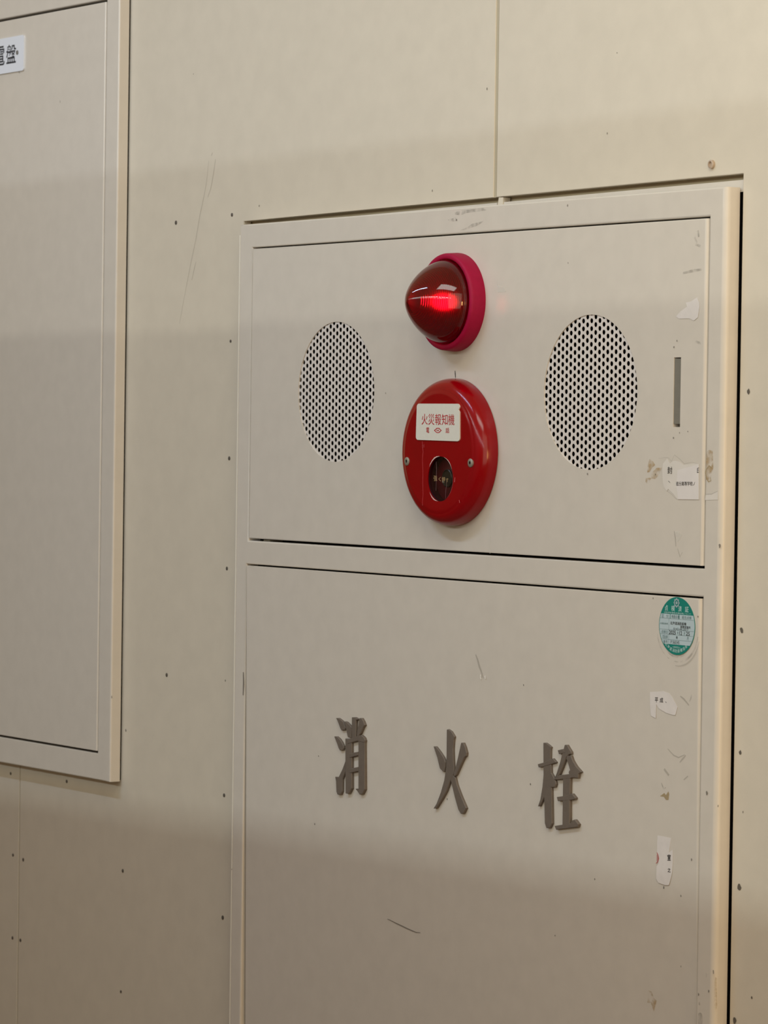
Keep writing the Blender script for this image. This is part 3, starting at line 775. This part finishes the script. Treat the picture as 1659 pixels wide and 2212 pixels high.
D1 = zp(840, 790, S2, [(576,828),(612,795),(642,795),(675,828),(642,860),(612,860)], yy); D0 = zp(840, 790, S2, [(589,828),(616,805),(638,805),(662,828),(638,851),(616,851)], yy)
A = [bm.verts.new((p.x, yy, p.z)) for p in D1]; B = [bm.verts.new((p.x, yy, p.z)) for p in D0]
for i in range(6): bm.faces.new((A[i], A[(i+1) % 6], B[(i+1) % 6], B[i]))
add_text(bm, 'NK', R4(608, 818, 645, 838), yy, 0.02)
link('emblem', tomesh(bm, 'emblem'), M_REDINK, lab)
# runs and nicks in the enamel
Z = lambda pts: zp(840, 790, S2, pts, YF)
M_RUN = mat('enamel_run', (156, 34, 42), 0.3)
def bead(name, pts, r, y, material, parent):
    bm = bmesh.new(); rows = []
    for p in pts: rows.append([bm.verts.new((p[0]+r*math.cos(a), y-r*0.6*math.sin(a), p[-1])) for a in (0, math.pi/4, math.pi/2, 3*math.pi/4, math.pi)])
    for A, B in zip(rows, rows[1:]):
        for i in range(4): bm.faces.new((A[i], A[i+1], B[i+1], B[i]))
    return link(name, tomesh(bm, name, 80), material, parent)
bead('enamel_run', Z([(428,968),(432,1050),(438,1100),(430,1200),(436,1350),(434,1500),(438,1650),(430,1740),(432,1790)]), 0.00042, YF, M_RUN, call)
bead('enamel_run', Z([(450,980),(446,1030),(452,1045)]), 0.0006, YF, M_RED, call)
ribbon('nick', Z([(848,1430),(842,1490)]), 0.0009, YF-0.0002, mat('pink_nick', (214, 110, 114), 0.4), call)
ribbon('nick', Z([(902,1720),(908,1755)]), 0.0009, YF-0.0002, MATS['pink_nick'], call)

# ------------------------------------------------------------------ inspection sticker
sp = at(1465.6, 1352.3, 0); kx, kz = sp.x, sp.z; KR = 0.0280
YS = yl(kz)-0.0004
st = thing('inspection_sticker', (kx, YS, kz), 'round teal inspection sticker with a pale printed table on the lower door', 'sticker')
def ring_pts(r, n=64, a0=0, a1=360): return [(kx+r*math.cos(math.radians(a0+(a1-a0)*i/n)), 0, kz+r*math.sin(math.radians(a0+(a1-a0)*i/n))) for i in range(n if a1-a0 >= 360 else n+1)]
poly('backing', ring_pts(KR), YS, 0.0002, M_TEAL, st)
S4 = 1659/120
def K4(x0, y0, x1, y1): return q4(1410, 1280, S4, x0, y0, x1, y1, YS)
# skew of the print: rows fall to the right
def KP(x, y): return at(1410+x/S4, 1280+y/S4, YS)
zt0 = KP(300, 630).z; zb0 = KP(400, 1535).z
zt1 = KP(1240, 690).z; zb1 = KP(1160, 1590).z
top = (zt0+zt1)/2; bot = (zb0+zb1)/2
tl = (zt1-zt0); bl = (zb1-zb0)
r_in = KR-0.0008
def clipband():
    a_t = math.degrees(math.asin((top-kz)/r_in)); a_b = math.degrees(math.asin((bot-kz)/r_in))
    pts = [(kx+r_in*math.cos(math.radians(a_b+(a_t-a_b)*i/16)), 0, kz+r_in*math.sin(math.radians(a_b+(a_t-a_b)*i/16))) for i in range(17)]
    return pts + [(2*kx-p[0], 0, p[2]) for p in reversed(pts)]
poly('pale_table', clipband(), YS-0.0001, 0.0001, M_PALE, st)
ys = YS-0.00022
ztab = lambda v: top+(bot-top)*v        # v: 0 top of table, 1 bottom
xk = lambda u: kx+u*KR
bm = bmesh.new()
def hline(v, u0=-0.97, u1=0.97, w=0.00022):
    z = ztab(v); c = math.sqrt(max(0, r_in**2-(z-kz)**2))/KR*0.99
    u0, u1 = max(u0, -c), min(u1, c)
    vs = [bm.verts.new(p) for p in ((xk(u0), ys, z-w/2), (xk(u1), ys, z-w/2), (xk(u1), ys, z+w/2), (xk(u0), ys, z+w/2))]; bm.faces.new(vs)
def vline(u, v0, v1, w=0.00022):
    vs = [bm.verts.new(p) for p in ((xk(u)-w/2, ys, ztab(v0)), (xk(u)+w/2, ys, ztab(v0)), (xk(u)+w/2, ys, ztab(v1)), (xk(u)-w/2, ys, ztab(v1)))]; bm.faces.new(vs)
for v in (0.15, 0.52, 0.68, 0.85): hline(v)
vline(-0.44, 0, 1.0)
link('table_lines', tomesh(bm, 'table_lines'), M_GREYTX, st)
def T(u0, u1, v0, v1): return rect(xk(u0), xk(u1), ztab(v1), ztab(v0))
def Tz(u0, u1, w0, w1): return rect(xk(u0), xk(u1), kz+w1*KR, kz+w0*KR)      # heights in radii
texts('title', [('点', Tz(-0.68,-0.50,0.70,0.50)), ('検', Tz(-0.32,-0.12,0.70,0.50)), ('済', Tz(0.06,0.26,0.70,0.50)), ('証', Tz(0.44,0.64,0.70,0.50))], ys, M_TEALTX, st, 0.006)
texts('small_print', [('消防用設備等点検結果について', Tz(-0.72, 0.76, 0.475, 0.415))], ys, MATS['pale_teal_text'], st)
texts('table_print', [('区', T(-0.84,-0.72,0.02,0.13)), ('分', T(-0.60,-0.48,0.02,0.13)), ('機器点検', T(-0.30,0.15,0.02,0.13)), ('総合点検', T(0.28,0.80,0.02,0.13)),
    ('点検実施者', T(-0.94,-0.50,0.30,0.36)), ('点検日', T(-0.86,-0.50,0.55,0.66)), ('次回点検', T(-0.80,-0.50,0.71,0.83)), ('番号', T(-0.74,-0.50,0.88,0.99)),
    ('年', T(0.02,0.10,0.56,0.66)), ('月', T(0.38,0.46,0.56,0.66)), ('年', T(-0.04,0.06,0.71,0.82)), ('月', T(0.56,0.66,0.71,0.82))], ys, M_GREYTX, st, 0.0)
bm = bmesh.new()
for u in (-0.37, 0.11):
    vs = [bm.verts.new(p) for p in ((xk(u)-0.0004, ys, ztab(0.15)), (xk(u)+0.0004, ys, ztab(0.15)), (xk(u)+0.0004, ys, ztab(0.0)), (xk(u)-0.0004, ys, ztab(0.0)))]; bm.faces.new(vs)
link('choice_mark', tomesh(bm, 'choice_mark'), M_TEAL, st)
texts('stamp', [('北海道消防設備', T(-0.36,0.52,0.24,0.345)), ('室蘭営業所', T(0.20,0.76,0.355,0.44)), ('2025', T(-0.42,-0.05,0.54,0.67)), ('12', T(0.15,0.30,0.54,0.67)), ('25', T(0.52,0.72,0.54,0.67)), ('水', T(-0.02,0.07,0.72,0.80))], ys-0.0001, M_BLACK, st, 0.006)
texts('stamp', [('0143-44-2017', T(-0.18,0.64,0.44,0.52)), ('P 560345', T(-0.32,0.16,0.87,0.98))], ys-0.0001, mat('grey_stamp', (86, 98, 100), 0.6), st, 0.0)
# arched print at the foot
bm = bmesh.new()
AR = '北海道消防設備協会'
for i, ch in enumerate(AR):
    a = math.radians(229+(308-229)*i/(len(AR)-1)); rc = KR*0.86; h = KR*0.062
    cx, cz = kx+rc*math.cos(a), kz+rc*math.sin(a); t = Vector((-math.sin(a), 0, math.cos(a))); nrm = Vector((-math.cos(a), 0, -math.sin(a)))
    c = Vector((cx, 0, cz)); add_text(bm, ch, [c-t*h+nrm*h, c+t*h+nrm*h, c+t*h-nrm*h, c-t*h-nrm*h], ys, 0.004)
add_text(bm, '一般財団法人', Tz(-0.24, 0.22, -0.70, -0.77), ys)
link('arched_print', tomesh(bm, 'arched_print'), M_TEALTX, st)
# emblem at the top: pointed badge with a ring
bm = bmesh.new(); ec = (kx-0.03*KR, kz+0.80*KR)
A = []
for i in range(16):
    a = math.pi/2+2*math.pi*i/16; r = KR*(0.175 if i % 2 == 0 else 0.135)
    A.append(bm.verts.new((ec[0]+r*math.cos(a), ys, ec[1]+r*math.sin(a))))
B = [bm.verts.new((ec[0]+KR*0.095*math.cos(math.pi/2+2*math.pi*i/16), ys, ec[1]+KR*0.095*math.sin(math.pi/2+2*math.pi*i/16))) for i in range(16)]
for i in range(16): bm.faces.new((A[i], A[(i+1) % 16], B[(i+1) % 16], B[i]))
C_ = [bm.verts.new((ec[0]+KR*0.055*math.cos(2*math.pi*i/12), ys, ec[1]+KR*0.055*math.sin(2*math.pi*i/12))) for i in range(12)]; bm.faces.new(C_)
link('emblem', tomesh(bm, 'emblem'), mat('grey_emblem', (150, 166, 168), 0.5), st)
# old glue ring round the sticker
def glue_arc(a0, a1, r, w, dx, dz, mm, n=22):
    pts = [(kx+dx+r*math.cos(math.radians(a0+(a1-a0)*i/n)), 0, kz+dz+r*math.sin(math.radians(a0+(a1-a0)*i/n))) for i in range(n+1)]
    ribbon('glue_ring', pts, w, YS+0.00015, mm, cab)
glue_arc(262, 350, 0.0315, 0.0020, 0.0012, -0.0030, M_GREYST)
glue_arc(265, 345, 0.0345, 0.0016, 0.0010, -0.0040, M_FAINT)
glue_arc(190, 250, 0.0300, 0.0014, -0.001, -0.0040, M_GREYST)
glue_arc(240, 300, 0.0285, 0.0018, 0.0, -0.0012, M_GREYST)

# ------------------------------------------------------------------ torn paper labels
def torn(name, pts, y, label, material=M_PAPER):
    c = sum((Vector((p[0], y, p[2])) for p in pts), Vector())/len(pts)
    t = thing(name, c, label, 'label', 'torn paper labels on the cabinet doors')
    poly('paper', pts, y, 0.00018, material, t)
    return t
# peeled patch near the top right
P = [(p.x, 0, p.z) for p in zp(1380, 460, 6.911, [(575,1545),(640,1470),(740,1400),(720,1340),(800,1320),(890,1260),(920,1340),(925,1400),(900,1560),(840,1610),(770,1575),(620,1580)])]
torn('torn_label', P, YM-0.0001, 'blank scrap of white paper above the slot on the upper door')
# seal with school lettering
Z = lambda pts: [(p.x, 0, p.z) for p in zp(1350, 960, 7.9, pts)]
t = torn('torn_label', Z([(670,330),(740,240),(790,330),(830,290),(870,280),(960,300),(1020,350),(1180,330),(1285,330),(1285,945),(920,940),(850,850),(760,760),(740,800),(680,720),(665,600),(660,450)]), YM-0.0001,
         'wide torn paper seal with black print below the slot on the upper door', M_PAPER2)
poly('paper', Z([(920,440),(1285,340),(1285,940),(930,935),(905,700)]), YM-0.0003, 0.00015, M_PAPER3, t)
poly('paper', Z([(1380,868),(1470,850),(1592,800),(1592,945),(1372,952)]), -0.0003, 0.0002, M_PAPER2, t)
yy = YM-0.0005
def Q4(x0, y0, x1, y1): return q4(1350, 960, 7.9, x0, y0, x1, y1, 0)
texts('lettering', [('封', Q4(752,380,832,500)), ('印', Q4(1256,395,1330,500)), ('ヽ', Q4(765,622,795,650)), ('追分高等学校ノ', Q4(898,632,1222,705))], yy, M_BLACK, t, 0.004, xmax=at(1350+1292/7.9, 1010).x)
# dated scrap
Z = lambda pts: [(p.x, 0, p.z) for p in zp(1390, 1480, 8.507, pts)]
P = Z([(135,125),(380,110),(490,150),(560,250),(640,400),(600,550),(560,550),(430,510),(300,430),(250,350),(240,610),(150,560),(135,350)])
y2 = yl(sum(p[2] for p in P)/len(P))-0.0004
t = torn('torn_label', P, y2, 'small torn paper scrap with two characters below the teal sticker')
q = lambda x0, y0, x1, y1: q4(1390, 1480, 8.507, x0, y0, x1, y1, 0)
texts('lettering', [('平', q(225,225,285,318)), ('成', q(315,230,378,322)), ('、', q(418,300,442,325))], y2-0.0002, M_BLACK, t, 0.01)
# narrow scrap with part of a red seal
Z = lambda pts: [(p.x, 0, p.z) for p in zp(1390, 1780, 9.76, pts)]
P = Z([(285,240),(420,265),(570,295),(545,440),(525,600),(605,540),(605,800),(590,1030),(550,1200),(520,1290),(440,1290),(300,1240),(255,1150),(260,900),(300,830),(305,680),(275,590),(275,400)])
y3 = yl(sum(p[2] for p in P)/len(P))-0.0004
t = torn('torn_label', P, y3, 'tall narrow paper scrap with a red seal edge, lowest of the paper scraps')
q = lambda x0, y0, x1, y1: q4(1390, 1780, 9.76, x0, y0, x1, y1, 0)
texts('lettering', [('室', q(493,640,565,772)), ('之', q(498,928,562,1018))], y3-0.0002, M_BLACK, t, 0.02)
ribbon('red_seal', Z([(272,600),(300,660),(310,730),(295,790),(255,835)]), 0.0009, y3-0.0003, M_REDINK, t)
ribbon('red_seal', Z([(275,650),(280,720),(272,780)]), 0.0009, y3-0.0003, mat('pale_red_ink', (190, 90, 96), 0.6), t)
